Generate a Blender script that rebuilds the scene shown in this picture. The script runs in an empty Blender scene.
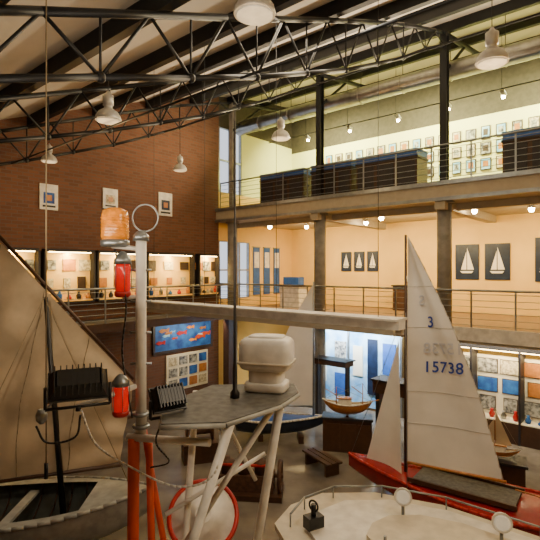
import bpy, bmesh, math, random
from mathutils import Vector, Matrix
random.seed(4)
UX,UY=-.7586,.6516
VX,VY=.6516,.7586
U=Vector((UX,UY,0)); V=Vector((VX,VY,0)); Z=Vector((0,0,1))
def W(a,w,z=0): return Vector((6.6+UX*a+VX*w, 11.5+UY*a+VY*w, z))
EYE=5.1
# ---------------------------------------------------------------- materials
def mat(name,col,rough=.6,metal=0,var=.12,scale=6,col2=None,bump=0,emit=None,es=0,trans=0):
    m=bpy.data.materials.new(name); m.use_nodes=True
    nt=m.node_tree; b=nt.nodes['Principled BSDF']
    b.inputs['Roughness'].default_value=rough; b.inputs['Metallic'].default_value=metal
    g=nt.nodes.new('ShaderNodeNewGeometry')
    n=nt.nodes.new('ShaderNodeTexNoise'); n.inputs['Scale'].default_value=scale; n.inputs['Detail'].default_value=5
    nt.links.new(g.outputs['Position'],n.inputs['Vector'])
    r=nt.nodes.new('ShaderNodeValToRGB')
    c2=col2 if col2 else tuple(c*(1-var*2) for c in col)
    r.color_ramp.elements[0].position=.35; r.color_ramp.elements[1].position=.65
    r.color_ramp.elements[0].color=(*c2,1); r.color_ramp.elements[1].color=(*col,1)
    nt.links.new(n.outputs['Fac'],r.inputs['Fac']); nt.links.new(r.outputs['Color'],b.inputs['Base Color'])
    if bump:
        bp=nt.nodes.new('ShaderNodeBump'); bp.inputs['Strength'].default_value=bump; bp.inputs['Distance'].default_value=.02
        nt.links.new(n.outputs['Fac'],bp.inputs['Height']); nt.links.new(bp.outputs['Normal'],b.inputs['Normal'])
    if emit:
        b.inputs['Emission Color'].default_value=(*emit,1); b.inputs['Emission Strength'].default_value=es
    if trans: b.inputs['Transmission Weight'].default_value=trans
    return m
M={}
M['white']=mat('white_paint',(.8,.78,.72),.4)
M['cream']=mat('cream_wall',(.8,.53,.15),.8,var=.06,scale=1)
M['upwall']=mat('gallery_wall_paint',(.82,.83,.42),.8,var=.03,scale=1)
M['slab']=mat('painted_slab',(.42,.37,.28),.7,var=.05)
M['gfloor']=mat('gallery_floor',(.25,.16,.08),.5)
M['conc']=mat('concrete',(.27,.26,.24),.7,var=.15,scale=4)
M['steel']=mat('dark_steel',(.008,.01,.014),.5,.2)
M['rail']=mat('rail_metal',(.33,.36,.38),.35,.8)
M['duct']=mat('galvanised_duct',(.42,.42,.4),.3,.9)
M['roofp']=mat('roof_panel',(.66,.61,.53),.75,var=.06,scale=.8)
M['black']=mat('black_plastic',(.01,.01,.011),.4)
M['dark']=mat('dark_cabinet',(.02,.018,.024),.5)
M['blue']=mat('blue_baize',(.03,.12,.45),.5)
M['navy']=mat('navy_hull',(.015,.025,.05),.35)
M['palegrey']=mat('pale_grey_paint',(.38,.39,.37),.5,var=.15)
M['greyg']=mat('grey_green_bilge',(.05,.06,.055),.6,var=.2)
M['red']=mat('red_paint',(.5,.015,.012),.35)
M['hullred']=mat('red_hull',(.34,.014,.014),.25)
M['orange']=mat('orange_paint',(.68,.075,.012),.45)
M['amber']=mat('amber_lens',(.8,.27,.012),.2,var=.2,scale=18,emit=(1,.32,.01),es=.15)
M['redlens']=mat('red_lens',(.65,.01,.01),.12,emit=(1,.015,.008),es=.35)
M['wood']=mat('varnished_wood',(.5,.2,.05),.35,scale=10)
M['dwood']=mat('dark_wood',(.065,.028,.013),.45,scale=10)
M['tan']=mat('tan_sailcloth',(.68,.54,.36),.85,var=.2,scale=1.1,bump=.3)
M['sail']=mat('white_sailcloth',(.84,.8,.72),.75,var=.05,scale=2)
M['seam']=mat('sail_seam',(.6,.57,.51),.8,var=.03)
M['rope']=mat('rope',(.28,.22,.13),.9)
M['frame']=mat('picture_frame',(.05,.03,.02),.4)
M['paper']=mat('paper',(.78,.7,.5),.7,var=.2,scale=14,col2=(.3,.25,.16))
M['paper2']=mat('photo_print',(.5,.5,.46),.6,scale=9,col2=(.03,.035,.05))
M['poster']=mat('poster_blue',(.01,.022,.06),.4,var=.2)
M['mural']=mat('mural',(.03,.18,.6),.6,scale=3.5,col2=(.01,.05,.28))
M['lampal']=mat('lamp_aluminium',(.6,.59,.56),.4,.35)
M['warm']=mat('warm_bulb',(1,.9,.6),.5,emit=(1,.75,.4),es=160)
M['strip']=mat('case_strip_light',(1,.9,.6),.5,emit=(1,.7,.28),es=25)
M['lit']=mat('lit_backboard',(.92,.6,.17),.7,var=.08,scale=2)
M['pboard']=mat('panel_board',(.82,.76,.6),.7,var=.05,scale=2)
M['litcool']=mat('display_board',(.5,.75,.95),.7,scale=2,col2=(.12,.38,.75))
M['grey']=mat('grey_deck',(.15,.15,.14),.6,var=.25,scale=12)
M['brown']=mat('rusty_iron',(.11,.05,.03),.6,var=.25,scale=12)
M['deck']=mat('deck_cream',(.66,.6,.48),.5,var=.1)
M['bluetext']=mat('sail_number_blue',(.03,.08,.45),.6)
M['ghost']=mat('sail_number_reverse',(.62,.62,.66),.75,var=.03)
M['glass']=mat('lamp_glass',(.7,.7,.65),.1,emit=(1,.85,.6),es=.25)
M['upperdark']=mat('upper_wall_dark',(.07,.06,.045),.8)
m=bpy.data.materials.new('brick_wall'); m.use_nodes=True; nt=m.node_tree; b=nt.nodes['Principled BSDF']; b.inputs['Roughness'].default_value=.85
g=nt.nodes.new('ShaderNodeNewGeometry'); dp=nt.nodes.new('ShaderNodeVectorMath'); dp.operation='DOT_PRODUCT'; dp.inputs[1].default_value=V
sp=nt.nodes.new('ShaderNodeSeparateXYZ'); cb=nt.nodes.new('ShaderNodeCombineXYZ'); br=nt.nodes.new('ShaderNodeTexBrick')
nt.links.new(g.outputs['Position'],dp.inputs[0]); nt.links.new(g.outputs['Position'],sp.inputs[0])
nt.links.new(dp.outputs['Value'],cb.inputs[0]); nt.links.new(sp.outputs['Z'],cb.inputs[1]); nt.links.new(cb.outputs[0],br.inputs['Vector'])
br.inputs['Color1'].default_value=(.17,.07,.038,1); br.inputs['Color2'].default_value=(.12,.05,.03,1); br.inputs['Mortar'].default_value=(.13,.085,.06,1)
br.inputs['Scale'].default_value=1; br.inputs['Brick Width'].default_value=.3; br.inputs['Row Height'].default_value=.1; br.inputs['Mortar Size'].default_value=.012
nt.links.new(br.outputs['Color'],b.inputs['Base Color']); M['brick']=m
M['floor']=mat('polished_floor',(.22,.2,.18),.2,var=.22,scale=1.3)

# ---------------------------------------------------------------- mesh builder
class MB:
    def __init__(s): s.bm=bmesh.new(); s.mats=[]
    def mi(s,k):
        mm=M[k]
        if mm not in s.mats: s.mats.append(mm)
        return s.mats.index(mm)
    def face(s,vs,k,smooth=False):
        try:
            f=s.bm.faces.new(vs); f.material_index=s.mi(k); f.smooth=smooth
        except ValueError: pass
    def hexa(s,P,k):
        v=[s.bm.verts.new(p) for p in P]
        for q in ((0,3,2,1),(4,5,6,7),(0,1,5,4),(1,2,6,5),(2,3,7,6),(3,0,4,7)): s.face([v[i] for i in q],k)
    def obox(s,c,ax,ay,az,k):
        c=Vector(c); ax=Vector(ax)/2; ay=Vector(ay)/2; az=Vector(az)/2
        s.hexa([c-ax-ay-az,c+ax-ay-az,c+ax+ay-az,c-ax+ay-az,c-ax-ay+az,c+ax-ay+az,c+ax+ay+az,c-ax+ay+az],k)
    def box(s,c,sz,k,rz=0):
        R=Matrix.Rotation(rz,3,'Z'); s.obox(c,R@Vector((sz[0],0,0)),R@Vector((0,sz[1],0)),(0,0,sz[2]),k)
    def ub(s,a0,a1,w0,w1,z0,z1,k):
        s.hexa([W(a0,w0,z0),W(a1,w0,z0),W(a1,w1,z0),W(a0,w1,z0),W(a0,w0,z1),W(a1,w0,z1),W(a1,w1,z1),W(a0,w1,z1)],k)
    def lathe(s,prof,o,axis,k,seg=16,smooth=True):
        o=Vector(o); az=Vector(axis).normalized()
        t=Vector((1,0,0)) if abs(az.x)<.8 else Vector((0,1,0))
        ax=az.cross(t).normalized(); ay=az.cross(ax)
        rings=[]
        for r,h in prof:
            rings.append([s.bm.verts.new(o+az*h+(ax*math.cos(2*math.pi*i/seg)+ay*math.sin(2*math.pi*i/seg))*max(r,.0005)) for i in range(seg)])
        for A,B in zip(rings,rings[1:]):
            for i in range(seg): s.face([A[i],A[(i+1)%seg],B[(i+1)%seg],B[i]],k,smooth)
        s.face(list(reversed(rings[0])),k); s.face(rings[-1],k)
    def tube(s,p0,p1,r,k,r2=None,seg=8):
        p0=Vector(p0); p1=Vector(p1); d=p1-p0
        if d.length<1e-5: return
        s.lathe([(r,0),(r if r2 is None else r2,d.length)],p0,d,k,seg)
    def path(s,pts,r,k,seg=6):
        for p,q in zip(pts,pts[1:]): s.tube(p,q,r,k,seg=seg)
    def curve(s,ctrl,r,k,n=16,seg=6):
        P=[Vector(c) for c in ctrl]; P=[P[0]*2-P[1]]+P+[P[-1]*2-P[-2]]; out=[]
        for i in range(1,len(P)-2):
            for j in range(n//2):
                t=j/(n//2); a,b_,c,d=P[i-1],P[i],P[i+1],P[i+2]
                out.append(.5*((2*b_)+(c-a)*t+(2*a-5*b_+4*c-d)*t*t+(3*b_-a-3*c+d)*t**3))
        out.append(P[-2]); s.path(out,r,k,seg)
    def torus(s,c,axis,R,r,k,seg=24,rs=6):
        c=Vector(c); az=Vector(axis).normalized(); t=Vector((1,0,0)) if abs(az.x)<.8 else Vector((0,1,0))
        ax=az.cross(t).normalized(); ay=az.cross(ax); rings=[]
        for i in range(seg):
            th=2*math.pi*i/seg; d=ax*math.cos(th)+ay*math.sin(th)
            rings.append([s.bm.verts.new(c+d*(R+r*math.cos(2*math.pi*j/rs))+az*r*math.sin(2*math.pi*j/rs)) for j in range(rs)])
        for i in range(seg):
            A=rings[i];B=rings[(i+1)%seg]
            for j in range(rs): s.face([A[j],A[(j+1)%rs],B[(j+1)%rs],B[j]],k,True)
    def sphere(s,c,r,k,sc=(1,1,1),seg=14):
        c=Vector(c); n=8; rings=[]
        for i in range(n+1):
            ph=math.pi*i/n
            rings.append([s.bm.verts.new(c+Vector((r*sc[0]*max(math.sin(ph),.01)*math.cos(2*math.pi*j/seg),r*sc[1]*max(math.sin(ph),.01)*math.sin(2*math.pi*j/seg),r*sc[2]*math.cos(ph)))) for j in range(seg)])
        for A,B in zip(rings,rings[1:]):
            for j in range(seg): s.face([A[j],B[j],B[(j+1)%seg],A[(j+1)%seg]],k,True)
    def superbox(s,c,sz,k,rz=0,e=.35):
        c=Vector(c); R=Matrix.Rotation(rz,3,'Z'); n=14; m_=28
        def pw(v): return math.copysign(abs(v)**e,v)
        rings=[]
        for i in range(n+1):
            ph=math.pi*(i+.02)/(n+.04)
            rings.append([s.bm.verts.new(c+R@Vector((sz[0]/2*pw(math.sin(ph))*pw(math.cos(2*math.pi*j/m_)),sz[1]/2*pw(math.sin(ph))*pw(math.sin(2*math.pi*j/m_)),sz[2]/2*pw(math.cos(ph))))) for j in range(m_)])
        for A,B in zip(rings,rings[1:]):
            for j in range(m_): s.face([A[j],B[j],B[(j+1)%m_],A[(j+1)%m_]],k,True)
        s.face(rings[0],k); s.face(rings[-1],k)
    def grid(s,f,nu,nv,k,smooth=True):
        G=[[s.bm.verts.new(f(i/nu,j/nv)) for j in range(nv+1)] for i in range(nu+1)]
        for i in range(nu):
            for j in range(nv): s.face([G[i][j],G[i+1][j],G[i+1][j+1],G[i][j+1]],k,smooth)
    def prism(s,pts,ext,k):
        A=[s.bm.verts.new(Vector(p)) for p in pts]; B=[s.bm.verts.new(Vector(p)+Vector(ext)) for p in pts]; n=len(pts)
        s.face(list(reversed(A)),k); s.face(B,k)
        for i in range(n): s.face([A[i],A[(i+1)%n],B[(i+1)%n],B[i]],k)
    def finish(s,name,bevel=0):
        bmesh.ops.remove_doubles(s.bm,verts=s.bm.verts,dist=1e-5)
        bmesh.ops.recalc_face_normals(s.bm,faces=s.bm.faces)
        xs=[v.co for v in s.bm.verts]
        c=Vector(((min(v.x for v in xs)+max(v.x for v in xs))/2,(min(v.y for v in xs)+max(v.y for v in xs))/2,min(v.z for v in xs)))
        for v in s.bm.verts: v.co-=c
        me=bpy.data.meshes.new(name); s.bm.to_mesh(me); s.bm.free()
        for mm in s.mats: me.materials.append(mm)
        o=bpy.data.objects.new(name,me); bpy.context.collection.objects.link(o); o.location=c
        return o
# ---------------------------------------------------------------- shell
A0,A1=-6.0,11.6; WL,WR=-14.5,5.0
ZU=7.55; ZL=3.5
prof=[(-14.6,1.2),(-11.2,2.57),(-8,3.8),(-5,4.97),(-2.5,5.9),(0,6.7),(2.5,7.2),(5.1,7.5)]
def H(w):
    for (x0,y0),(x1,y1) in zip(prof,prof[1:]):
        if w<=x1: return EYE+y0+(y1-y0)*(w-x0)/(x1-x0)
    return EYE+7.5
def HB(w):
    bp=[(-14.6,.6),(-11.2,1.9),(-8,2.87),(-5,3.97),(-2.5,5.05),(0,6.35),(5.1,7.0)]
    for (x0,y0),(x1,y1) in zip(bp,bp[1:]):
        if w<=x1: return EYE+y0+(y1-y0)*(w-x0)/(x1-x0)
    return EYE+7
b=MB(); b.ub(A0,A1+.3,WL,WR,-.15,0,'floor'); b.finish('floor')
b=MB()
ws=[-14.6+i*(19.7/24) for i in range(25)]
for w0,w1 in zip(ws,ws[1:]):
    z0,z1=H(w0)+.38,H(w1)+.38
    b.hexa([W(A0,w0,z0),W(A1+.3,w0,z0),W(A1+.3,w1,z1),W(A0,w1,z1),W(A0,w0,z0+.1),W(A1+.3,w0,z0+.1),W(A1+.3,w1,z1+.1),W(A0,w1,z1+.1)],'roofp')
b.finish('ceiling')
b=MB()
w=-13.3
while w<5:
    z=H(w)+.22
    b.obox(W((A0+A1)/2,w,z),U*(A1-A0),V*.14,Z*.3,'steel'); w+=2.0
b.finish('roof_purlins')
def truss(a):
    b=MB()
    def TP(w): return W(a,w,H(w)-.02)
    def BP(w): return W(a,w,HB(w))
    n=11; pts=[-14.2+i*(14.5/n) for i in range(n+1)]
    for i in range(n):
        w0,w1=pts[i],pts[i+1]; wm=(w0+w1)/2
        b.tube(TP(w0),TP(wm),.05,'steel'); b.tube(TP(wm),TP(w1),.05,'steel'); b.tube(BP(w0),BP(w1),.042,'steel')
        b.tube(BP(w0),TP(wm),.022,'steel',seg=6); b.tube(TP(wm),BP(w1),.022,'steel',seg=6); b.tube(BP(w0),TP(w0),.016,'steel',seg=6)
        b.sphere(BP(w0),.065,'steel',seg=8)
    b.tube(TP(.3),W(a,4.9,H(4.9)-.02),.08,'steel')
    b.tube(W(a,.3,H(0)-1.1),W(a,2.2,H(2.2)-.05),.05,'steel')
    return b.finish('roof_truss')
for a in (-1.85,2.44,6.73,11.0): truss(a)
b=MB()
for w in (-8,-3):
    b.tube(W(-1.85,w,HB(w)),W(11,w,HB(w)),.022,'steel',seg=6)
b.finish('roof_bracing')
# walls
b=MB()
pts=[W(A1,WL,0),W(A1,.15,0),W(A1,.15,H(.15)+.4)]+[W(A1,w,H(w)+.4) for w,_ in reversed(prof[1:6])]+[W(A1,WL,H(WL)+.4)]
b.prism(pts,U*.25,'brick'); b.finish('wall_brick')
b=MB()
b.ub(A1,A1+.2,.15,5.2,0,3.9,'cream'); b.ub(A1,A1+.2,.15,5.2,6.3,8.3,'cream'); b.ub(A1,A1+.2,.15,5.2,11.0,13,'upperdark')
b.ub(A1,A1+.2,2.0,5.2,3.9,6.3,'cream'); b.ub(A1,A1+.2,1.5,5.2,8.3,11.0,'upwall')
b.finish('wall_end')
b=MB()
for (w0,w1,z0,z1,n,mz) in ((.2,2.0,3.9,6.3,3,1),(.2,1.5,8.3,11.0,2,1)):
    for i in range(n+1):
        w=w0+(w1-w0)*i/n; b.ub(A1+.02,A1+.14,w-.035,w+.035,z0,z1,'rail')
    for i in range(mz+2):
        z=z0+(z1-z0)*i/(mz+1); b.ub(A1+.02,A1+.14,w0,w1,z-.03,z+.03,'rail')
b.finish('window_1')
for w0 in (2.2,2.9,3.6):
    b=MB(); b.ub(A1-.05,A1-.02,w0,w0+.42,4.0,6.1,'blue'); b.ub(A1-.06,A1-.05,w0+.06,w0+.36,5.2,5.9,'white'); b.ub(A1-.07,A1,w0-.02,w0+.44,6.1,6.14,'rail'); b.finish('hanging_banner')
b=MB()
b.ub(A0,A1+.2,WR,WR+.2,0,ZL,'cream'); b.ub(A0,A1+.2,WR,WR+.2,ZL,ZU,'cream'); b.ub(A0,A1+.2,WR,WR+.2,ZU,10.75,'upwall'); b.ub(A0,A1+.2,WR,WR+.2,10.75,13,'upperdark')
b.finish('wall_gallery')
b=MB(); b.ub(A0-.2,A0,WL,WR,0,13,'cream'); b.finish('wall_back')
b=MB(); b.ub(A0,A1,WL-.2,WL,0,EYE+1.6,'brick'); b.finish('wall_side')
b=MB(); b.ub(A0,A1,0,WR,ZL-.38,ZL,'slab'); b.ub(A0,A1,.02,WR,ZL,ZL+.01,'gfloor'); b.ub(A0,A1,-.06,0,ZL-.3,ZL+.06,'white'); b.finish('floor_lower_gallery')
b=MB(); b.ub(A0,A1,0,WR,ZU-.5,ZU,'slab'); b.ub(A0,A1,-.06,0,ZU-.52,ZU-.42,'rail'); b.ub(A0,A1,-.06,0,ZU-.08,ZU+.04,'rail'); b.ub(A0,A1,.9,1.1,ZU-.7,ZU-.5,'slab')
for a in (-1.85,2.44,6.73): b.ub(a-.15,a+.15,0,WR,ZU-.75,ZU-.5,'slab')
b.finish('floor_upper_gallery')
b=MB(); b.ub(10.1,A1,WL,0,ZL-.2,ZL,'dark'); b.ub(10.06,10.1,WL,0,ZL-.22,ZL+.03,'dwood'); b.finish('floor_walkway')
b=MB(); b.ub(A0,3,WL,-12.1,ZL-.3,ZL,'slab'); b.finish('floor_viewing_gallery')
for a in (-1.85,2.44,6.73,11.0):
    c=MB(); c.lathe([(.2,0),(.2,ZL-.38)],W(a,.35,0),Z,'conc',20); c.lathe([(.2,0),(.2,ZU-.5-ZL)],W(a,.35,ZL),Z,'conc',20); 
    c.lathe([(.28,0),(.28,.06)],W(a,.35,ZU-.56),Z,'conc',20); c.finish('concrete_column')
    c=MB(); k='steel' if a<10 else 'conc'
    top=H(.35)-.05-ZU
    for s_ in (-1,1): c.obox(W(a,.35+.09*s_,ZU+top/2),U*.2,V*.025,Z*top,k)
    c.obox(W(a,.35,ZU+top/2),U*.03,V*.17,Z*top,k); c.obox(W(a,.35,ZU+.02),U*.35,V*.35,Z*.04,k); c.finish('steel_column')
def railing(p0,p1,z,name='railing',wires=6,h=1.05):
    b=MB(); d=p1-p0; n=max(1,round(d.length/1.07)); dn=d.normalized()
    for i in range(n+1):
        p=p0+d*i/n; b.obox(p+Z*(z+h/2),dn*.045,dn.cross(Z)*.02,Z*h,'rail')
    for j in range(wires):
        zz=z+.12+j*(h-.22)/(wires-1); b.tube(p0+Z*zz,p1+Z*zz,.009,'rail',seg=5)
    b.tube(p0+Z*(z+h),p1+Z*(z+h),.03,'rail'); return b.finish(name)
railing(W(A0,.06),W(11.4,.06),ZU); railing(W(A0,.06),W(11.4,.06),ZL); railing(W(10.15,-13.5),W(10.15,-.2),ZL)
b=MB(); b.tube(W(A0+.1,1,11.0),W(11.3,1,11.0),.27,'duct',seg=20)
a=A0+1
while a<11: b.torus(W(a,1,11.0),U,.275,.02,'duct',20,5); b.tube(W(a,1,11.2),W(a,1,H(1)+.35),.01,'steel',seg=4); a+=1.5
b.finish('ventilation_duct')
# ---------------------------------------------------------------- lights
def area(loc,direction,sx,sy,pw,col,name):
    l=bpy.data.lights.new(name,'AREA'); l.shape='RECTANGLE'; l.size=sx; l.size_y=sy; l.energy=pw; l.color=col
    o=bpy.data.objects.new(name,l); bpy.context.collection.objects.link(o); o.location=loc
    zc=-Vector(direction).normalized(); xc=(V if abs(zc.dot(U))>.5 else U).copy(); xc=(xc-zc*xc.dot(zc)).normalized(); yc=zc.cross(xc)
    o.rotation_euler=Matrix((xc,yc,zc)).transposed().to_euler(); return o
def point(loc,pw,col,r,name):
    l=bpy.data.lights.new(name,'POINT'); l.energy=pw; l.color=col; l.shadow_soft_size=r
    o=bpy.data.objects.new(name,l); bpy.context.collection.objects.link(o); o.location=loc
def spot(loc,tgt,pw,col,ang,name):
    l=bpy.data.lights.new(name,'SPOT'); l.energy=pw; l.color=col; l.shadow_soft_size=.06; l.spot_size=math.radians(ang); l.spot_blend=.6
    o=bpy.data.objects.new(name,l); bpy.context.collection.objects.link(o); o.location=loc
    o.rotation_euler=(Vector(tgt)-Vector(loc)).to_track_quat('-Z','Y').to_euler()
WARM=(1,.64,.3); WW=(1,.7,.3); NEU=(1,.82,.58)
def pendant(x,y,z,r,pw):
    b=MB(); p=Vector((x,y,z)); s=r/.25
    b.lathe([(.255*s,-.0),(.26*s,.02*s),(.24*s,.09*s),(.19*s,.17*s),(.12*s,.22*s),(.08*s,.24*s),(.08*s,.3*s),(.105*s,.31*s),(.105*s,.5*s),(.05*s,.54*s),(.02*s,.6*s)],p,Z,'lampal',24)
    b.lathe([(.22*s,-.02),(.23*s,0)],p,Z,'glass',24)
    wv=(p-Vector((6.6,11.5,z))).dot(V); b.tube(p+Z*.58*s,Vector((x,y,H(wv)+.35)),.008,'steel',seg=5); b.finish('pendant_lamp')
    point(p-Z*.45,pw,WARM,.12,'pendant_light')
for t in ((-.18,5.5,8.1,.24,14),(3.7,7.8,8.55,.25,32),(-3.25,9.4,8.1,.25,26),(.3,13,8.75,.25,34),(-5.9,12.5,8.0,.2,22),(-2.98,15.5,8.4,.22,22)): pendant(*t)
area(W(3,-6.5,9.2),(0,0,-1),2.0,2.0,150,NEU,'hall_light')
for a,p in ((-2,170),(1,240),(4.5,260),(8.5,190)): area(W(a,-.5,8.8),V*-1.3+Z*.9,2.5,.3,p,(1,.78,.52),'roof_fill')  # added fill aimed up to brighten the roof panels, no fixture there
area(W(0,-11.5,5.4),V*.7+Z*1,4,.4,75,(1,.82,.6),'roof_fill_side')  # second added fill, lifts the roof from the near side
for a in (0,4.3,8.6):
    area(W(a,3.2,11.3),V*.8-Z,3.2,.25,560,(1,.93,.42),'upper_wall_washer')
    area(W(a,2.2,6.7),V*.75-Z,2.6,.5,230,WW,'lower_gallery_light')
    area(W(a,2.4,2.95),V*.1-Z,2.2,.8,50,WW,'ground_gallery_light')
area(W(10.2,-4,10),U*1-Z*.6,8,.3,42,WARM,'brick_wall_light')
area(W(-3,-9,7.0),(UX*.8,UY*.8,-.9),1.6,1.6,105,NEU,'near_light')
spot((1,5,8.6),(3.6,9.4,3),300,(1,.88,.68),36,'dinghy_fill')  # added lamp, puts more light on the dinghy sail
spot((-3.2,5,6.0),(-4.6,8.9,3.0),210,NEU,60,'tan_sail_fill')  # added lamp without a fixture, lightens the tan sail
spot((-.5,9.5,8.5),(1.0,14,2.5),320,(1,.95,.88),24,'keelboat_fill')  # added for a pool of light on the far sail
spot((2.0,11.0,6.9),(2.2,13.3,1.1),480,WW,22,'ship_model_spot')
spot((3.4,9.5,6.5),(5.1,10.6,1.2),200,WW,24,'model_fill')  # pool of light added over the small sailboat model
spot((-.3,1.0,5.4),(-.82,5.7,2.05),150,NEU,15,'net_drum_fill')  # unseen lamp added near the camera to brighten the drum disc
spot((0,8,8),(-.4,10.7,.4),140,WW,24,'engine_fill')  # added pool of light on the engine for contrast
for a in (3.3,2.25,.75,4.9,7.2,8.4): spot(W(a,2.9,6.8),W(a,5,5.3),85,WW,50,'poster_spot')
b=MB()
for a,w in ((.6,2.2),(2,1.6),(3.4,2.6),(5,1.5),(6.2,2.6),(7.6,1.5),(8.8,2.4),(10,1.5)):
    b.sphere(W(a,w,6.86),.08,'warm',seg=8); b.lathe([(.1,0),(.08,.16)],W(a,w,6.9),Z,'lampal',10)
b.finish('ceiling_spotlights')
b=MB()
for a,w in ((1,1.6),(3,1.9),(4.4,1.2),(5.6,2.2),(7.4,1.2)):
    b.sphere(W(a,w,3.0),.06,'warm',seg=8); b.lathe([(.08,0),(.06,.09)],W(a,w,3.02),Z,'lampal',10)
b.finish('ground_spotlights')
b=MB()
b.tube(W(-1,2.6,10.7),W(11,2.6,10.7),.02,'steel')
for a in (1.5,3.2,5,7,9):
    b.tube(W(a,2.6,10.7),W(a,2.6,H(2.6)+.2),.008,'steel',seg=4)
    b.lathe([(.07,0),(.1,.2)],W(a,2.65,10.65),V-Z*.5,'lampal',10); b.sphere(W(a,2.78,10.5),.06,'warm',seg=8)
b.finish('track_spotlights')
# ---------------------------------------------------------------- wall cases on brick wall
F=A1
def wallcase(w0,w1):
    b=MB(); z0,z1=4.15,5.65; f=F-.3
    b.ub(F-.05,F-.01,w0,w1,z0,z1,'lit')
    b.ub(f,F,w0,w1,z0-.06,z0,'dark'); b.ub(f,F,w0,w1,z1,z1+.08,'dark')
    b.ub(f,F,w0-.04,w0+.02,z0,z1,'dark'); b.ub(f,F,w1-.02,w1+.04,z0,z1,'dark')
    b.ub(f+.03,f+.07,w0+.1,w1-.1,z1-.03,z1-.005,'strip')
    b.ub(F-.26,F-.05,w0,w1,z0+.0,z0+.04,'lit')
    n=3
    for i in range(n):
        for j in range(2):
            w=w0+(w1-w0)*(i+.5)/n+random.uniform(-.06,.06); zz=z0+.55+j*.55; hw=random.uniform(.1,.2); hh=random.uniform(.12,.2)
            b.ub(F-.09,F-.06,w-hw,w+hw,zz-hh,zz+hh,random.choice(['paper','paper2','wood','frame','paper']))
    for i in range(5):
        w=w0+(w1-w0)*(i+.5)/5; h=random.uniform(.12,.34)
        b.lathe([(.06,0),(.08,h*.5),(.03,h*.8),(.04,h)],W(F-.18,w,z0+.04),Z,random.choice(['wood','dark','mural','red','duct']),10)
    b.finish('wall_display_case')
    area(W(F-.22,(w0+w1)/2,z1-.06),U*.5-Z*1.,w1-w0-.2,.06,46*(w1-w0),(1,.68,.24),'case_light')
for w0,w1 in ((-10.2,-8.7),(-8.55,-7.15),(-6.95,-5.45),(-5.3,-3.65),(-3.45,-1.4),(-1.1,-.1)): wallcase(w0,w1)
def plaque(w,z,hw,hh,kind):
    b=MB(); b.ub(F-.04,F-.01,w-hw,w+hw,z-hh,z+hh,'white'); b.ub(F-.05,F-.04,w-hw*.6,w+hw*.6,z-hh*.5,z+hh*.35,kind); b.ub(F-.05,F-.04,w-hw*.7,w+hw*.7,z-hh*.8,z-hh*.65,'black'); b.ub(F-.055,F-.05,w-hw*.3,w+hw*.3,z-hh*.3,z+hh*.15,'wood'); b.finish('wall_plaque')
plaque(-6.75,7.27,.27,.38,'mural'); plaque(-4.74,7.45,.27,.33,'paper'); plaque(-2.53,7.5,.3,.42,'poster')
b=MB(); b.ub(F-.06,F-.01,-3.0,-.35,2.15,3.2,'mural'); b.ub(F-.07,F-.01,-3.1,-3.0,2.1,3.25,'frame'); b.ub(F-.07,F-.01,-.35,-.25,2.1,3.25,'frame'); b.ub(F-.07,F-.01,-3.1,-.25,2.05,2.15,'frame')
for i in range(16):
    w=-2.8+random.random()*2.2; zz=2.35+random.random()*.6; s_=random.uniform(.12,.26); k=['red','amber','litcool','wood','orange'][i%5]
    b.prism([W(F-.06,w-s_,zz),W(F-.06,w-s_*.4,zz+s_*.35),W(F-.06,w+s_*.4,zz+s_*.2),W(F-.06,w+s_,zz+s_*.4),W(F-.06,w+s_*.9,zz-s_*.3),W(F-.06,w+s_*.4,zz-s_*.1),W(F-.06,w-s_*.4,zz-s_*.3)],U*-(.012+.002*i),k)
b.finish('mural_painting')
b=MB(); b.ub(F-.06,F-.01,-2.5,-.5,.6,1.95,'pboard')
for i in range(4):
    for j in range(3): b.ub(F-.08,F-.06,-2.4+i*.48,-2.02+i*.48,.7+j*.42,1.02+j*.42,['paper2','paper','mural','paper2','wood'][(i*2+j*3)%5])
b.finish('information_board')
area(W(10.6,-1.6,3.1),U-Z*.9,2.2,.2,34,(1,.8,.5),'board_light')
b=MB(); b.ub(A1-1.2,A1-.9,-.45,-.1,0,3.3,'dwood'); b.ub(A1-1.25,A1-.85,-.5,-.05,0,.1,'dwood'); b.ub(A1-1.25,A1-.85,-.5,-.05,3.2,3.3,'dwood'); b.finish('timber_pillar')
# ---------------------------------------------------------------- upper gallery contents
for a0,a1 in ((7.7,9.8),(5.7,7.35),(3.4,5.5),(-1,1.0)):
    b=MB(); b.ub(a0,a1,.7,1.5,ZU+.1,ZU+1.0,'dwood'); b.ub(a0+.05,a1-.05,.75,1.45,ZU,ZU+.1,'black'); b.ub(a0-.03,a1+.03,.67,1.53,ZU+1.0,ZU+1.06,'dark')
    b.ub(a0,a1,.7,1.5,ZU+1.06,ZU+1.24,'blue'); b.ub(a0-.02,a1+.02,.68,1.52,ZU+1.24,ZU+1.28,'blue'); n=3
    for i in range(n): 
        x0=a0+(a1-a0)*i/n+.06; x1=a0+(a1-a0)*(i+1)/n-.06; b.ub(x0,x1,.68,.7,ZU+.18,ZU+.92,'dark')
    b.finish('display_cabinet')
b=MB(); 
a=-1.
while a<9.8:
    for j,z in enumerate((8.95,9.52,10.1)):
        if a>6 and j==0: continue
        hw=random.uniform(.16,.19); hh=random.uniform(.2,.24)
        b.ub(a-hw,a+hw,WR-.05,WR-.01,z-hh,z+hh,'frame'); b.ub(a-hw+.035,a+hw-.035,WR-.06,WR-.05,z-hh+.035,z+hh-.035,random.choice(['paper','paper2','litcool','paper']))
        b.ub(a-hw*.5,a+hw*.5,WR-.065,WR-.06,z-hh*.45,z+hh*.5,random.choice(['paper2','wood','frame']))
    a+=.52
b.finish('framed_photographs')
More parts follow.
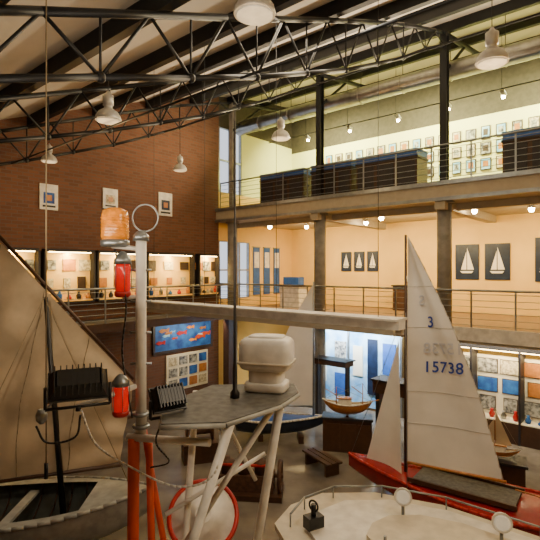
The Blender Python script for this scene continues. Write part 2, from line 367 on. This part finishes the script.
# ---------------------------------------------------------------- lower gallery contents
def poster(a,hw,z0,z1,w=WR):
    b=MB(); b.ub(a-hw,a+hw,w-.05,w-.01,z0,z1,'poster'); zc=z0+(z1-z0)*.18; H_=z1-z0; y=w-.06
    b.prism([W(a-.04*hw,y,zc+.1*H_),W(a-.6*hw,y,zc+.1*H_),W(a-.02*hw,y,z0+.9*H_)],V*.008,'sail')
    b.prism([W(a+.04*hw,y,zc+.1*H_),W(a+.5*hw,y,zc+.1*H_),W(a+.04*hw,y,z0+.8*H_)],V*.008,'sail')
    b.prism([W(a-.55*hw,y,zc+.06*H_),W(a-.4*hw,y,zc),W(a+.4*hw,y,zc),W(a+.6*hw,y,zc+.06*H_)],V*.008,'sail'); b.finish('sailboat_poster')
poster(3.3,.42,4.75,6.05); poster(2.25,.42,4.75,6.05); poster(.75,.3,4.7,6.2)
for a in (7.2,7.85,8.5): poster(a,.25,5.05,5.9)
b=MB(); b.ub(4.6,5.9,4.2,4.7,ZL,ZL+.95,'dwood'); b.ub(4.55,5.95,4.15,4.75,ZL+.95,ZL+1.0,'dark'); b.finish('wooden_cabinet')
def modelship(p,d,L,sails=2,name='model_sailboat',hullk='wood',sk='sail',h=None,dp=.13):
    b=MB(); d=Vector(d).normalized(); n=Vector((-d.y,d.x,0)); p=Vector(p); h=h or L*.9; zb=dp+.03
    def f(i,j):
        t=i; bb=L*.13*(1-abs(2*t-1)**2.5)+.002; th=math.pi*j
        return p+d*(t-.5)*L+n*(-math.cos(th)*bb)+Z*(L*zb+L*.09*abs(2*t-1)**2-math.sin(th)*L*dp*(1-abs(2*t-1)**4))
    b.grid(f,16,8,hullk)
    b.grid(lambda i,j: p+d*(i-.5)*L*.98+n*((2*j-1)*L*.125*(1-abs(2*i-1)**2.5))+Z*(L*(zb-.01)+L*.08*abs(2*i-1)**2),12,2,'deck')
    b.path([f(i/16,0)+Z*.01 for i in range(17)],L*.012,'white',5); b.path([f(i/16,1)+Z*.01 for i in range(17)],L*.012,'white',5)
    b.box(p+Z*L*.02,(L*.05,L*.25,L*.04),'dwood',math.atan2(d.y,d.x))
    ms=[.05] if sails<=2 else [-.22,.3]
    for m_ in ms:
        hh=h*(1 if m_>=.05 else .8); q=p+d*m_*L+Z*L*zb
        b.tube(q,q+Z*hh,L*.012,'wood',L*.006)
        if sk:
            b.prism([q+Z*hh*.15-d*L*.02,q+Z*hh*.15-d*L*(.36 if sails<=2 else .2),q+Z*hh*.95-d*L*.01],n*.006,sk)
        else: b.tube(q+Z*hh*.5,q+Z*hh*.85-d*L*.22,L*.008,'wood')
        b.tube(q+Z*hh,p+d*L*.5+Z*L*(zb+.08),.004,'rope',seg=4); b.tube(q+Z*hh,p-d*L*.48+Z*L*(zb+.08),.004,'rope',seg=4)
    if sk: q=p+d*.07*L+Z*L*zb; b.prism([q+Z*h*.1,q+Z*h*.75,p+d*L*.48+Z*L*.24],n*.006,sk)
    b.box(p+Z*L*(zb+.06)-d*L*.05,(L*.26,L*.13,L*.12),'white',math.atan2(d.y,d.x)); b.box(p+Z*L*(zb+.13)-d*L*.05,(L*.3,L*.15,L*.02),'wood',math.atan2(d.y,d.x))
    b.tube(p+d*L*.46+Z*L*(zb+.08),p+d*L*.62+Z*L*(zb+.13),L*.01,'wood')
    return b.finish(name)
modelship(W(5.2,4.45,ZL+1.01),U,.7)
b=MB(); b.ub(9.2,10.2,2.4,3.0,ZL,ZL+.9,'white'); b.ub(9.15,10.25,2.35,3.05,ZL+.9,ZL+.95,'dark'); b.ub(9.3,10.1,2.5,2.9,ZL+.95,ZL+1.3,'blue'); b.finish('exhibit_stand')
# ---------------------------------------------------------------- ground under gallery
b=MB(); b.ub(-.5,3.6,2.5,2.6,.15,2.45,'pboard')
for i in range(6):
    for j in range(3):
        x=-.36+i*.66; hw=random.choice([.24,.3,.2]); c_=x+.26
        b.ub(c_-hw,c_+hw,2.47,2.5,.75+j*.58,1.2+j*.58,'frame'); b.ub(c_-hw+.02,c_+hw-.02,2.455,2.47,.77+j*.58,1.18+j*.58,random.choice(['paper2','paper','paper2','mural','wood']))
for a in (-.5,.87,2.23,3.6): b.ub(a-.03,a+.03,1.98,2.62,0,2.9,'dark')
b.ub(-.5,3.6,2.0,2.6,2.7,2.95,'dark'); b.ub(-.4,3.5,2.05,2.12,2.67,2.7,'strip')
b.ub(-.5,3.6,2.0,2.5,0,.6,'dwood'); b.ub(-.5,3.6,2.0,2.5,.6,.63,'pboard')
for i in range(12):
    a=-.3+i*.33; h=random.uniform(.1,.3); b.lathe([(.06,0),(.09,h*.4),(.04,h*.8),(.05,h)],W(a,2.22,.63),Z,random.choice(['wood','mural','red','duct','white']),10)
b.finish('glass_showcase')
b=MB(); b.ub(4.6,8.4,2.2,2.35,.1,2.9,'litcool')
for a0,a1,z0,z1,k in ((4.8,5.3,1.4,2.5,'blue'),(5.5,5.9,.6,2.6,'poster'),(6.8,7.3,1.5,2.4,'paper2'),(7.7,8.2,.8,2.3,'pboard'),(4.8,5.3,.4,1.1,'paper2'),(6.8,7.3,.4,1.2,'blue'),(6.1,6.5,1.2,2.3,'pboard')): b.ub(a0,a1,2.16,2.2,z0,z1,k)
for a in (4.6,6.7,8.4): b.ub(a-.04,a+.04,2.15,2.38,0,3.0,'rail')
b.finish('illuminated_exhibition_panel')
area(W(6.5,1.3,2.95),V-Z*.9,3.4,.3,260,(.85,.94,1),'panel_light'); area(W(1.5,1.3,2.95),V-Z*.9,3,.3,80,(1,.85,.6),'panel_light_warm')
area(W(1.55,2.12,2.64),V*.4-Z,3.9,.06,60,WW,'showcase_light')
p=Vector((2.2,13.3,0)); an=math.atan2(-.2,1)
b=MB(); b.box(p+Z*.45,(1.35,.5,.9),'dwood',an); b.box(p+Z*.93,(1.42,.58,.06),'dark',an); b.box(p+Z*.03,(1.3,.45,.06),'black',an)
for i in (-1,0,1): b.box(p+Vector((.42*i,-.27-.09*i,.45)),(.36,.03,.7),'dwood',an)
b.finish('display_plinth')
modelship(p+Z*.965,(1,-.2,0),1.42,3,'model_fishing_boat','wood',None,.62,.19)
p=Vector((5.15,10.6,0)); an=math.atan2(-.5,1)
b=MB(); b.box(p+Z*.42,(1.1,.55,.76),'dwood',an); b.box(p+Z*.83,(1.2,.65,.06),'dark',an); b.box(p+Z*.02,(1.0,.45,.04),'black',an); b.finish('display_plinth')
modelship(p+Z*.865,(-1,.5,0),.95,2,'model_sailboat','wood','tan',.95)
b=MB(); b.ub(1.6,4.2,-.6,.0,1.5,1.85,'dwood'); b.ub(1.55,4.25,-.65,.05,1.85,1.9,'dark')
for a in (1.7,4.1): b.ub(a-.06,a+.06,-.5,-.1,0,1.5,'dark')
b.finish('display_counter')
b=MB(); b.ub(5.2,6.5,-.5,.0,2.05,2.2,'dwood'); b.ub(5.15,6.55,-.55,.05,2.2,2.24,'dark')
for a in (5.3,6.4): b.ub(a-.03,a+.03,-.3,-.1,0,2.05,'dark')
b.finish('high_shelf')
b=MB(); q0=Vector((1.05,12.5,0)); q1=Vector((1.6,11.5,0)); dq=(q1-q0); nq=Vector((dq.y,-dq.x,0)).normalized()
for i in range(3): b.obox((q0+q1)/2+nq*(.16*i-.16)+Z*.32,dq,nq*.13,Z*.05,'dwood')
for t in (.12,.88): b.obox(q0+dq*t+Z*.15,dq*.06,nq*.4,Z*.3,'dwood')
b.finish('wooden_bench')
# ---------------------------------------------------------------- boats
def hull(b,org,d,L,B,D,zs,kout,kin,double=False,rise=.15,open_=True,gk=None,depthin=.8):
    d=Vector(d).normalized(); n=Vector((-d.y,d.x,0)); o=Vector(org)
    def hb(t):
        if double: return B/2*(1-abs(2*t-1)**2.3)
        return B/2*(1-t**3)*(.78+.22*math.sin(math.pi*min(1,t*1.3+.1)))
    def sh(t): return zs+rise*(abs(t-.35)/.65)**2
    def f(s_):
        def g(i,j):
            bb=hb(i)*s_+.004; th=math.pi*j; dd=(D*(1-.5*i**5) if not double else D*(1-.5*abs(2*i-1)**5))*(1 if s_==1 else depthin)
            ss=math.sin(th); 
            return o+d*((i-.5)*L*(1 if s_==1 else .98))+n*(-math.copysign(abs(math.cos(th))**.75,math.cos(th))*bb)+Z*(sh(i)-dd*ss**.8)
        return g
    b.grid(f(1),28,14,kout)
    if open_: b.grid(f(.93),28,12,kin)
    else: b.grid(lambda i,j:o+d*(i-.5)*L+n*((2*j-1)*hb(i))+Z*(sh(i)-.01+.05*(1-(2*j-1)**2)),28,4,kin)
    g=f(1)
    b.path([g(i/28,0) for i in range(29)],.035,gk or kout); b.path([g(i/28,1) for i in range(29)],.035,gk or kout)
    if not double:
        vs=[b.bm.verts.new(g(0,j/14)) for j in range(15)]; b.face(vs,kout)
    return hb,sh,d,n,o
md=Vector((.8,-.6,0)); mast=Vector((2.9,10.0,0)); nn=Vector((-.6,-.8,0))
b=MB(); hb,sh,d,n,o=hull(b,mast+md*.85,-md,4.4,1.6,.55,.72,'hullred','hullred',open_=False,gk='red')
b.obox(mast+md*1.2+Z*.8,md*1.9,nn*.8,Z*.06,'grey'); 
for s_ in (-1,1): b.obox(mast+md*1.2+nn*.42*s_+Z*.84,md*2.0,nn*.05,Z*.08,'dwood')
b.tube(mast+Z*.7,mast+Z*5.85,.04,'dwood',.025); b.tube(mast+Z*1.0,mast+md*1.95+Z*1.1,.03,'wood')
bow=mast-md*1.3+Z*.85
b.tube(mast+Z*4.3,bow,.006,'rail',seg=4)
for s_ in (-1,1): b.tube(mast+Z*4.3,mast+md*.3+nn*.72*s_+Z*.8,.006,'rail',seg=4)
b.obox(mast+md*3.06+Z*.55,md*.04,nn*.25,Z*.9,'white'); b.tube(mast+md*3.0+Z*.95,mast+md*2.1+Z*1.0,.015,'wood')
def bil(p,z): 
    q=(z-.97)/4.85; wd=max(.05,1.85*(1-q)); return .16*math.sin(math.pi*min(1,max(0,p/wd)))*math.sin(math.pi*min(1,max(0,q))*.9+.1)
def msail(i,j,off=0):
    z0=.98+.12*i; z=z0+(5.8-z0)*j
    wd=(1.84*(1-j)+.26*math.sin(math.pi*j)*.75+.03); p=.03+wd*i
    return mast+md*p+Z*z-nn*(bil(p,z)-off)
b.grid(msail,16,24,'sail')
for q in (.18,.32,.6,.78): b.path([msail(i/8,q,.008) for i in range(9)],.005,'seam',4)
b.path([msail(1,j/20,.005) for j in range(21)],.009,'seam',4)
def jib(i,j):
    A=mast-md*.92+Z*.82; Bq=mast-md*.02+nn*.18+Z*.62; C=mast-md*.15+Z*3.6
    p=A.lerp(Bq,i).lerp(C,j); return p-nn*.12*math.sin(math.pi*i)*(1-j)
b.grid(jib,10,16,'sail')
b.box(mast+md*.9+Z*.09,(2.2,.12,.18),'dwood',math.atan2(-.6,.8))
for s_ in (-.1,1.7): b.obox(mast+md*s_+Z*.09,md*.12,nn*1.2,Z*.18,'dwood')
din=b.finish('sailing_dinghy')
def sailtext(txt,p0,z0,size,k,mirror=False,slant=.1):
    cu=bpy.data.curves.new('t','FONT'); cu.body=txt; cu.size=size; cu.offset=.004; cu.space_character=1.08
    ob=bpy.data.objects.new('t',cu); bpy.context.collection.objects.link(ob); bpy.context.view_layer.update()
    me=bpy.data.meshes.new_from_object(ob.evaluated_get(bpy.context.evaluated_depsgraph_get())); bpy.data.objects.remove(ob)
    wmax=max(v.co.x for v in me.vertices)
    for v in me.vertices:
        x=(wmax-v.co.x) if mirror else v.co.x
        p=p0+x; z=z0+v.co.y+slant*x; q=mast+md*p+Z*z-nn*bil(p,z)+nn*.03; v.co=q-din.location
    me.materials.clear(); me.materials.append(M[k]); t=bpy.data.objects.new('sail_number',me); bpy.context.collection.objects.link(t); t.parent=din
sailtext('15738',.34,2.95,.32,'bluetext'); sailtext('15738',.34,3.34,.32,'ghost',True); sailtext('3',.42,3.9,.32,'bluetext'); sailtext('S',.25,4.35,.3,'ghost',True)
# far sailboat
b=MB(); dd=Vector((1,-.15,0)).normalized(); c0=Vector((.32,14.2,0)); hull(b,c0,dd,2.6,1.1,.45,.62,'navy','blue',rise=.12,open_=False,gk='white')
mp=c0+dd*1.0; b.tube(mp+Z*.6,mp+Z*4.75,.035,'rail',.025); b.tube(mp+Z*1.0,mp-dd*1.5+Z*1.0,.03,'rail')
b.grid(lambda i,j: mp-dd*(.03+(1.4*(1-j)+.25*math.sin(math.pi*j))*i)+Z*(.95+(3.7)*j)+Vector((0,.12*math.sin(math.pi*i)*(1-j),0)),10,16,'sail')
b.tube(mp+Z*4.2,c0+dd*1.28+Z*.8,.006,'rail',seg=4)
for s_ in (-.6,.6): b.box(c0+dd*s_+Z*.1,(.15,.8,.2),'dwood')
b.finish('keelboat_sailboat')
# left traditional boat with tan sail
b=MB(); c0=Vector((-4.7,8.3,0)); dd=Vector((1,.06,0)).normalized()
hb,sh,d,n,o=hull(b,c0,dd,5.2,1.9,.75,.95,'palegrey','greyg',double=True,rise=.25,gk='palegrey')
for t in (-1.6,.2,1.6): b.obox(c0+dd*t+Z*.82,dd*.16,n*1.5*(1-abs(t/2.6)**2.3),Z*.05,'palegrey')
def deckpt(t,s_): return o+dd*((t-.5)*5.2)+n*(s_*hb(t))+Z*(sh(t)+.005)
for s_ in (-1,1): b.grid(lambda i,j: deckpt(.04+.92*i,s_*(1-.24*j)),24,2,'palegrey')
b.grid(lambda i,j: deckpt(.02+.2*i,2*j-1),8,4,'palegrey'); b.grid(lambda i,j: deckpt(.78+.2*i,2*j-1),8,4,'palegrey')
for t in [x*.3-2.1 for x in range(15)]:
    b.path([o+d*t+n*(-math.copysign(abs(math.cos(math.pi*j/8))**.75,math.cos(math.pi*j/8))*hb((t/5.2)+.5)*.91)+Z*(sh(t/5.2+.5)-.56*math.sin(math.pi*j/8)**.8) for j in range(9)],.014,'dwood',4)
for t in (-1.2,1.2): b.box(c0+dd*t+Z*.12,(.25,1.3,.24),'dwood')
mb=c0+dd*.9+n*.35
b.tube(mb+Z*.3,mb+Vector((-.35,0,4.6)),.06,'black',.04)
yb=Vector((-2.62,9.0,3.0)); ya=Vector((-6.0,9.0,6.6))
b.tube(ya,yb,.04,'dwood',.03)
def tsail(i,j):
    top=ya.lerp(yb,i)+Vector((0,-.02,-.08)); botm=Vector((-6.7,8.7,.95)).lerp(Vector((-2.85,8.9,1.45)),i)
    p=top.lerp(botm,j); return p+Vector((0,-.22*math.sin(math.pi*i)*math.sin(math.pi*j)+.07*math.sin(i*26+j*6)*math.sin(math.pi*j*.9)+.03*math.sin(j*23+i*9)*i,0))
b.grid(tsail,48,30,'tan')
b.tube(Vector((-6.7,8.65,.95)),Vector((-2.8,8.85,1.42)),.035,'dwood')
for x in (.25,.5,.75): b.path([tsail(x,j/24)+Vector((0,-.012,0)) for j in range(25)],.006,'rope',4)
tm=mb+Vector((-.35,-.05,4.6))
for e in (Vector((-2.4,8.3,1.1)),Vector((-5.6,8.0,1.0))): b.tube(tm,e,.008,'rope',seg=5)
b.finish('lugsail_boat')
b=MB(); b.tube((-2.2,4.6,3.2),(-2.2,4.6,8.2),.007,'rope',seg=5); b.tube((-2.2,4.6,3.2),(-2.2,4.6,3.05),.02,'steel'); b.finish('hanging_rope')
# motor boat bottom right
b=MB(); c0=W(-1.4,-8.05,0); hull(b,c0,U,6.0,2.2,1.2,1.45,'white','deck',rise=.1,open_=False,gk='red')
outline=[(1.0,-8.75),(1.12,-8.3),(1.0,-7.8),(.5,-7.35),(-.3,-7.1),(-1.4,-7.1),(-3.2,-7.1),(-3.2,-9.05),(-.5,-9.1),(.6,-9.0)]
b.prism([W(a,w,1.45) for a,w in outline],Z*.6,'white')
ctr=(-1.1,-8.05)
def sc(k,z): return [W(ctr[0]+(a-ctr[0])*k,ctr[1]+(w-ctr[1])*(k+.01),z) for a,w in outline]
b.prism(sc(1.04,2.03),Z*.07,'deck'); b.prism(sc(.86,2.1),Z*.04,'white'); b.prism(sc(.55,2.14),Z*.06,'deck')
hr=sc(.95,2.25)[:7]; b.path(hr,.012,'rail')
for q in hr: b.tube(q,q-Z*.16,.01,'rail',seg=5)
for q in ((-.05,-7.75),(-1.1,-7.6)):
    p=W(q[0],q[1],2.14); b.tube(p,p+Z*.18,.02,'rail'); dv=Vector((-.3,-1,.1)).normalized(); b.lathe([(.04,-.12),(.08,-.06),(.1,.0),(.105,.04)],p+Z*.26,dv,'white',16); b.lathe([(.085,.04),(.07,.05)],p+Z*.26,dv,'glass',16)
b.box(W(.65,-8.6,2.2),(.2,.14,.14),'black',.5); b.tube(W(.65,-8.6,2.25),W(.65,-8.6,2.4),.03,'black'); b.torus(W(.65,-8.6,2.38),V,.06,.012,'black',14,5)
b.tube(W(-.4,-8.9,2.1),W(-.4,-8.9,2.55),.015,'rail')
b.finish('motor_boat')
b=MB(); c=Vector((-.55,10.7,0)); 
b.box(c+Z*.06,(1.7,.8,.12),'dwood',-.1); b.box(c+Z*.3,(1.3,.45,.36),'brown',-.1)
for i in range(3):
    q=c+Vector((-.42+i*.38,.03*-i,.48)); b.lathe([(.14,0),(.14,.2),(.16,.22),(.16,.27),(.06,.3),(.05,.38)],q,Z,'brown',14)
b.tube(c+Vector((-.6,-.15,.72)),c+Vector((.5,-.2,.7)),.035,'red')
b.torus(c+Vector((.78,-.05,.42)),(1,-.1,0),.32,.05,'brown'); 
for i in range(6): 
    th=i*math.pi/3; b.tube(c+Vector((.78,-.05,.42)),c+Vector((.78,-.05+.32*math.cos(th),.42+.32*math.sin(th))),.018,'brown')
b.torus(c+Vector((-.75,0,.35)),(1,-.1,0),.22,.035,'red'); b.tube(c+Vector((-.8,0,.42)),c+Vector((.85,-.06,.42)),.05,'brown')
b.finish('marine_engine')
b=MB(); c=Vector((-1.9,12.6,0)); b.box(c+Z*.25,(.9,.6,.5),'dwood',.3); b.lathe([(.3,-.35),(.3,-.32),(.12,-.3),(.12,.3),(.3,.32),(.3,.35)],c+Z*.8,(1,.3,0),'brown',18); b.finish('anchor_winch')
# ---------------------------------------------------------------- suspended beam
b=MB(); z=4.33
b.ub(.25,6.0,-7.23,-7.03,z-.03,z+.09,'white'); b.ub(.25,6.0,-7.32,-6.94,z+.09,z+.12,'white'); b.ub(.3,5.95,-7.3,-7.23,z-.1,z-.03,'slab'); b.ub(.3,5.95,-7.03,-6.96,z-.1,z-.03,'slab')
for a in (.6,2.44,4.2,5.8): b.tube(W(a,-7.13,z+.1),W(a,-7.13,H(-7.13)+.2),.004,'steel',seg=4)
b.finish('suspended_beam')
# ---------------------------------------------------------------- fishing boat (foreground)
b=MB(); c0=W(.9,-10.5,0); hull(b,c0,U,5.4,2.4,1.0,1.15,'orange','deck',rise=.05,open_=False,gk='white'); b.box(c0+Z*.06,(3,.3,.12),'dwood',math.atan2(UY,UX))
b.ub(-.2,2.1,-11.3,-9.5,1.15,1.3,'white'); 
zp=3.9; pl=[(-.85,3.65),(-.35,3.7),(.1,4.2),(.28,4.6),(.25,4.95),(-.6,4.9),(-.95,4.2)]
b.prism([(x,y,zp-.05) for x,y in pl],Z*.05,'grey'); b.path([Vector((x,y,zp-.03)) for x,y in pl+[pl[0]]],.022,'palegrey')
def leg(p,q,r=.05,k='white'): b.tube(p,q,r,k,seg=12)
leg((.12,4.7,zp-.03),(-.3,5.0,1.2),.045); leg((-.32,3.75,zp-.03),(-1.15,4.3,1.2),.04)
leg((-.75,4.75,zp-.03),(-.95,4.8,1.2),.035); leg((.05,4.3,zp-.03),(-.85,4.55,2.4),.03); leg((-.05,4.85,3.2),(-1.0,4.5,2.75),.022)
leg((-.6,4.85,zp-.1),(-.15,4.9,2.9),.022)
mx,my=-1.24,4.5
leg((mx,my,3.46),(mx,my,5.42),.052); b.lathe([(.075,0),(.075,.05),(.04,.09)],(mx,my,5.38),Z,'rail',16)
leg((mx-.06,my-.1,1.2),(mx-.06,my-.03,3.5),.055,'orange'); leg((mx+.12,my+.05,1.2),(mx+.07,my+.02,3.5),.035,'orange'); leg((mx+.38,my+.2,1.2),(mx+.02,my+.03,3.55),.03,'orange')
leg((mx-.12,my-.02,3.5),(mx+.7,my-.3,3.55),.035); 
for zz in (3.6,3.72): b.torus((mx,my,zz),Z,.065,.02,'rail')
leg((mx,my,5.3),(mx-.28,my,5.33),.022); leg((mx,my,4.85),(mx-.17,my-.02,4.83),.02); leg((mx,my,3.72),(mx-.17,my-.02,3.72),.02); leg((mx,my,4.0),(-1.75,4.2,3.86),.025)
for zz in (4.2,4.5,4.8,5.1): leg((mx-.1,my,zz),(mx+.1,my,zz),.012,'rail')
b.curve([(mx-.25,my,5.3),(mx-.12,my-.08,4.8),(mx-.16,my-.06,4.3),(mx-.06,my-.08,3.7)],.009,'black')
b.curve([(-2.1,4.2,3.7),(-2.0,4.2,3.55),(-1.75,4.2,3.6),(-1.7,4.2,3.8)],.01,'black')
b.curve([(-1.7,4.2,3.85),(-1.6,4.3,3.5),(-1.3,4.3,3.3),(-.8,4.0,3.25),(-.45,3.8,3.45),(-.4,3.8,3.88)],.01,'white')
b.curve([(-.87,4.0,3.9),(-1.0,4.1,3.6),(-.95,4.4,3.3),(-1.15,4.5,3.2)],.009,'black')
b.finish('fishing_boat')
b=MB(); p=Vector((mx-.25,my,5.32)); b.lathe([(.12,0),(.135,.02),(.135,.06),(.1,.08)],p,Z,'rail',20); b.lathe([(.12,.07),(.13,.1),(.125,.3),(.115,.35),(.06,.375),(.01,.38)],p,Z,'amber',24)
for i in range(6): b.torus(p+Z*(.12+i*.032),Z,.128,.005,'amber',24,4)
b.finish('beacon_light')
b=MB(); b.torus((mx+.04,my,5.6),(.15,1,0),.13,.009,'rail',28); b.tube((mx+.04,my,5.48),(mx+.02,my,5.4),.012,'rail'); b.finish('loop_antenna')
def lantern(x,y,z0,h):
    b=MB(); r=.07; p=Vector((x,y,z0)); b.lathe([(r*.9,0),(r*1.1,.02),(r*1.1,h*.12),(r*.9,h*.14)],p,Z,'red',16); b.lathe([(r*.95,h*.12),(r*1.05,h*.25),(r*1.05,h*.65),(r*.95,h*.72)],p,Z,'redlens',18)
    b.lathe([(r*1.15,h*.72),(r*1.15,h*.82),(r*.6,h*.95),(r*.2,h)],p,Z,'rail',16)
    for i in range(6):
        th=i*math.pi/3; o_=Vector((math.cos(th)*r*1.2,math.sin(th)*r*1.2,0)); b.tube(p+o_+Z*h*.15,p+o_+Z*h*.75,.004,'rail',seg=4)
    b.finish('navigation_lantern')
lantern(mx-.17,my-.02,4.84,.44); lantern(mx-.17,my-.08,3.72,.4)
def floodlight(c,wd,ht,fdir):
    b=MB(); c=Vector(c); f=Vector(fdir).normalized(); x=f.cross(Z).normalized(); u_=x.cross(f).normalized()
    P=[c-x*wd*.5-u_*ht*.5,c+x*wd*.5-u_*ht*.5,c+x*wd*.5+u_*ht*.5,c-x*wd*.5+u_*ht*.5]; bk=-f*wd*.32
    Q=[c+bk-x*wd*.36-u_*ht*.3,c+bk+x*wd*.36-u_*ht*.3,c+bk+x*wd*.36+u_*ht*.3,c+bk-x*wd*.36+u_*ht*.3]
    b.hexa(P+Q,'black'); b.obox(c+f*.015,x*wd*1.05,u_*ht*1.08,f*.03,'black'); b.obox(c+f*.032,x*wd*.9,u_*ht*.85,f*.008,'glass')
    for i in range(9):
        b.obox(c+bk*.6+x*wd*(-.4+.1*i),x*.01,u_*ht*.9,f*wd*.28,'black')
    b.path([c-x*wd*.56,c-x*wd*.56-Z*ht*.75,c+x*wd*.56-Z*ht*.75,c+x*wd*.56],.014,'black'); b.tube(c-Z*ht*.75,c-Z*ht*.9,.025,'black')
    b.finish('floodlight')
floodlight((-1.72,4.2,4.07),.48,.26,(-.35,.8,-.75)); floodlight((-.86,3.95,4.02),.28,.2,(-.6,.8,-.6))
b=MB(); b.lathe([(.02,0),(.045,.03),(.05,.08),(.03,.13)],(-2.05,4.2,3.72),Z,'rail',12); b.tube((-2.05,4.2,3.78),(-1.93,4.2,3.95),.01,'rail'); b.finish('small_work_lamp')
b=MB(); p=Vector((-.03,4.68,zp)); rz=-.25
b.superbox(p+Z*.05,(.42,.32,.1),'white',rz,.35); b.superbox(p+Z*.16,(.34,.28,.2),'white',rz,.4); b.superbox(p+Z*.37,(.52,.38,.33),'white',rz,.36)
b.superbox(p+Z*.29,(.535,.39,.03),'deck',rz,.2); b.superbox(p+Z*.53,(.36,.24,.05),'white',rz,.45); b.finish('radar_scanner')
b=MB(); b.lathe([(.045,0),(.045,.05),(.022,.08),(.02,.3),(.014,.32),(.014,1.5),(.009,1.52),(.006,2.6)],(-.33,4.4,zp),Z,'black',10); b.finish('whip_antenna')
# net drum
b=MB(); c=Vector((-.82,5.75,2.08)); ax=Vector((.1,-.8,.75)).normalized()
b.lathe([(.4,0),(.4,.02),(.12,.03),(.1,.07)],c,ax,'white',36); b.torus(c+ax*.01,ax,.41,.03,'red',36,8); b.lathe([(.1,0),(.1,-.5)],c,ax,'brown',16); b.lathe([(.38,-.5),(.38,-.53)],c,ax,'white',32)
b.lathe([(.25,-.04),(.27,-.25),(.25,-.46)],c,ax,'rope',20)
for s_ in (-1,1): b.tube(c-ax*.25+Vector((.2*s_,0,0)),Vector((c.x+.35*s_,c.y+.2,0)),.035,'white')
b.tube(c+ax*.06,c+ax*.1,.05,'black'); b.finish('net_drum')
b=MB(); c=Vector((-.75,7.4,0)); b.lathe([(.3,0),(.3,.05),(.16,.08),(.16,.5),(.3,.53),(.3,.58)],c,Z,'red',20); b.lathe([(.24,.09),(.27,.3),(.24,.49)],c,Z,'brown',20); b.finish('rope_reel')
# ---------------------------------------------------------------- world, camera
w=bpy.data.worlds.new('sky'); bpy.context.scene.world=w; w.use_nodes=True
bg=w.node_tree.nodes['Background']; bg.inputs[0].default_value=(.85,.9,1,1); bg.inputs[1].default_value=1.3
cam=bpy.data.cameras.new('camera'); co=bpy.data.objects.new('camera',cam); bpy.context.collection.objects.link(co)
co.location=(0,0,EYE); co.rotation_euler=(math.radians(90),0,0); cam.lens=31.2; cam.sensor_width=36; bpy.context.scene.camera=co
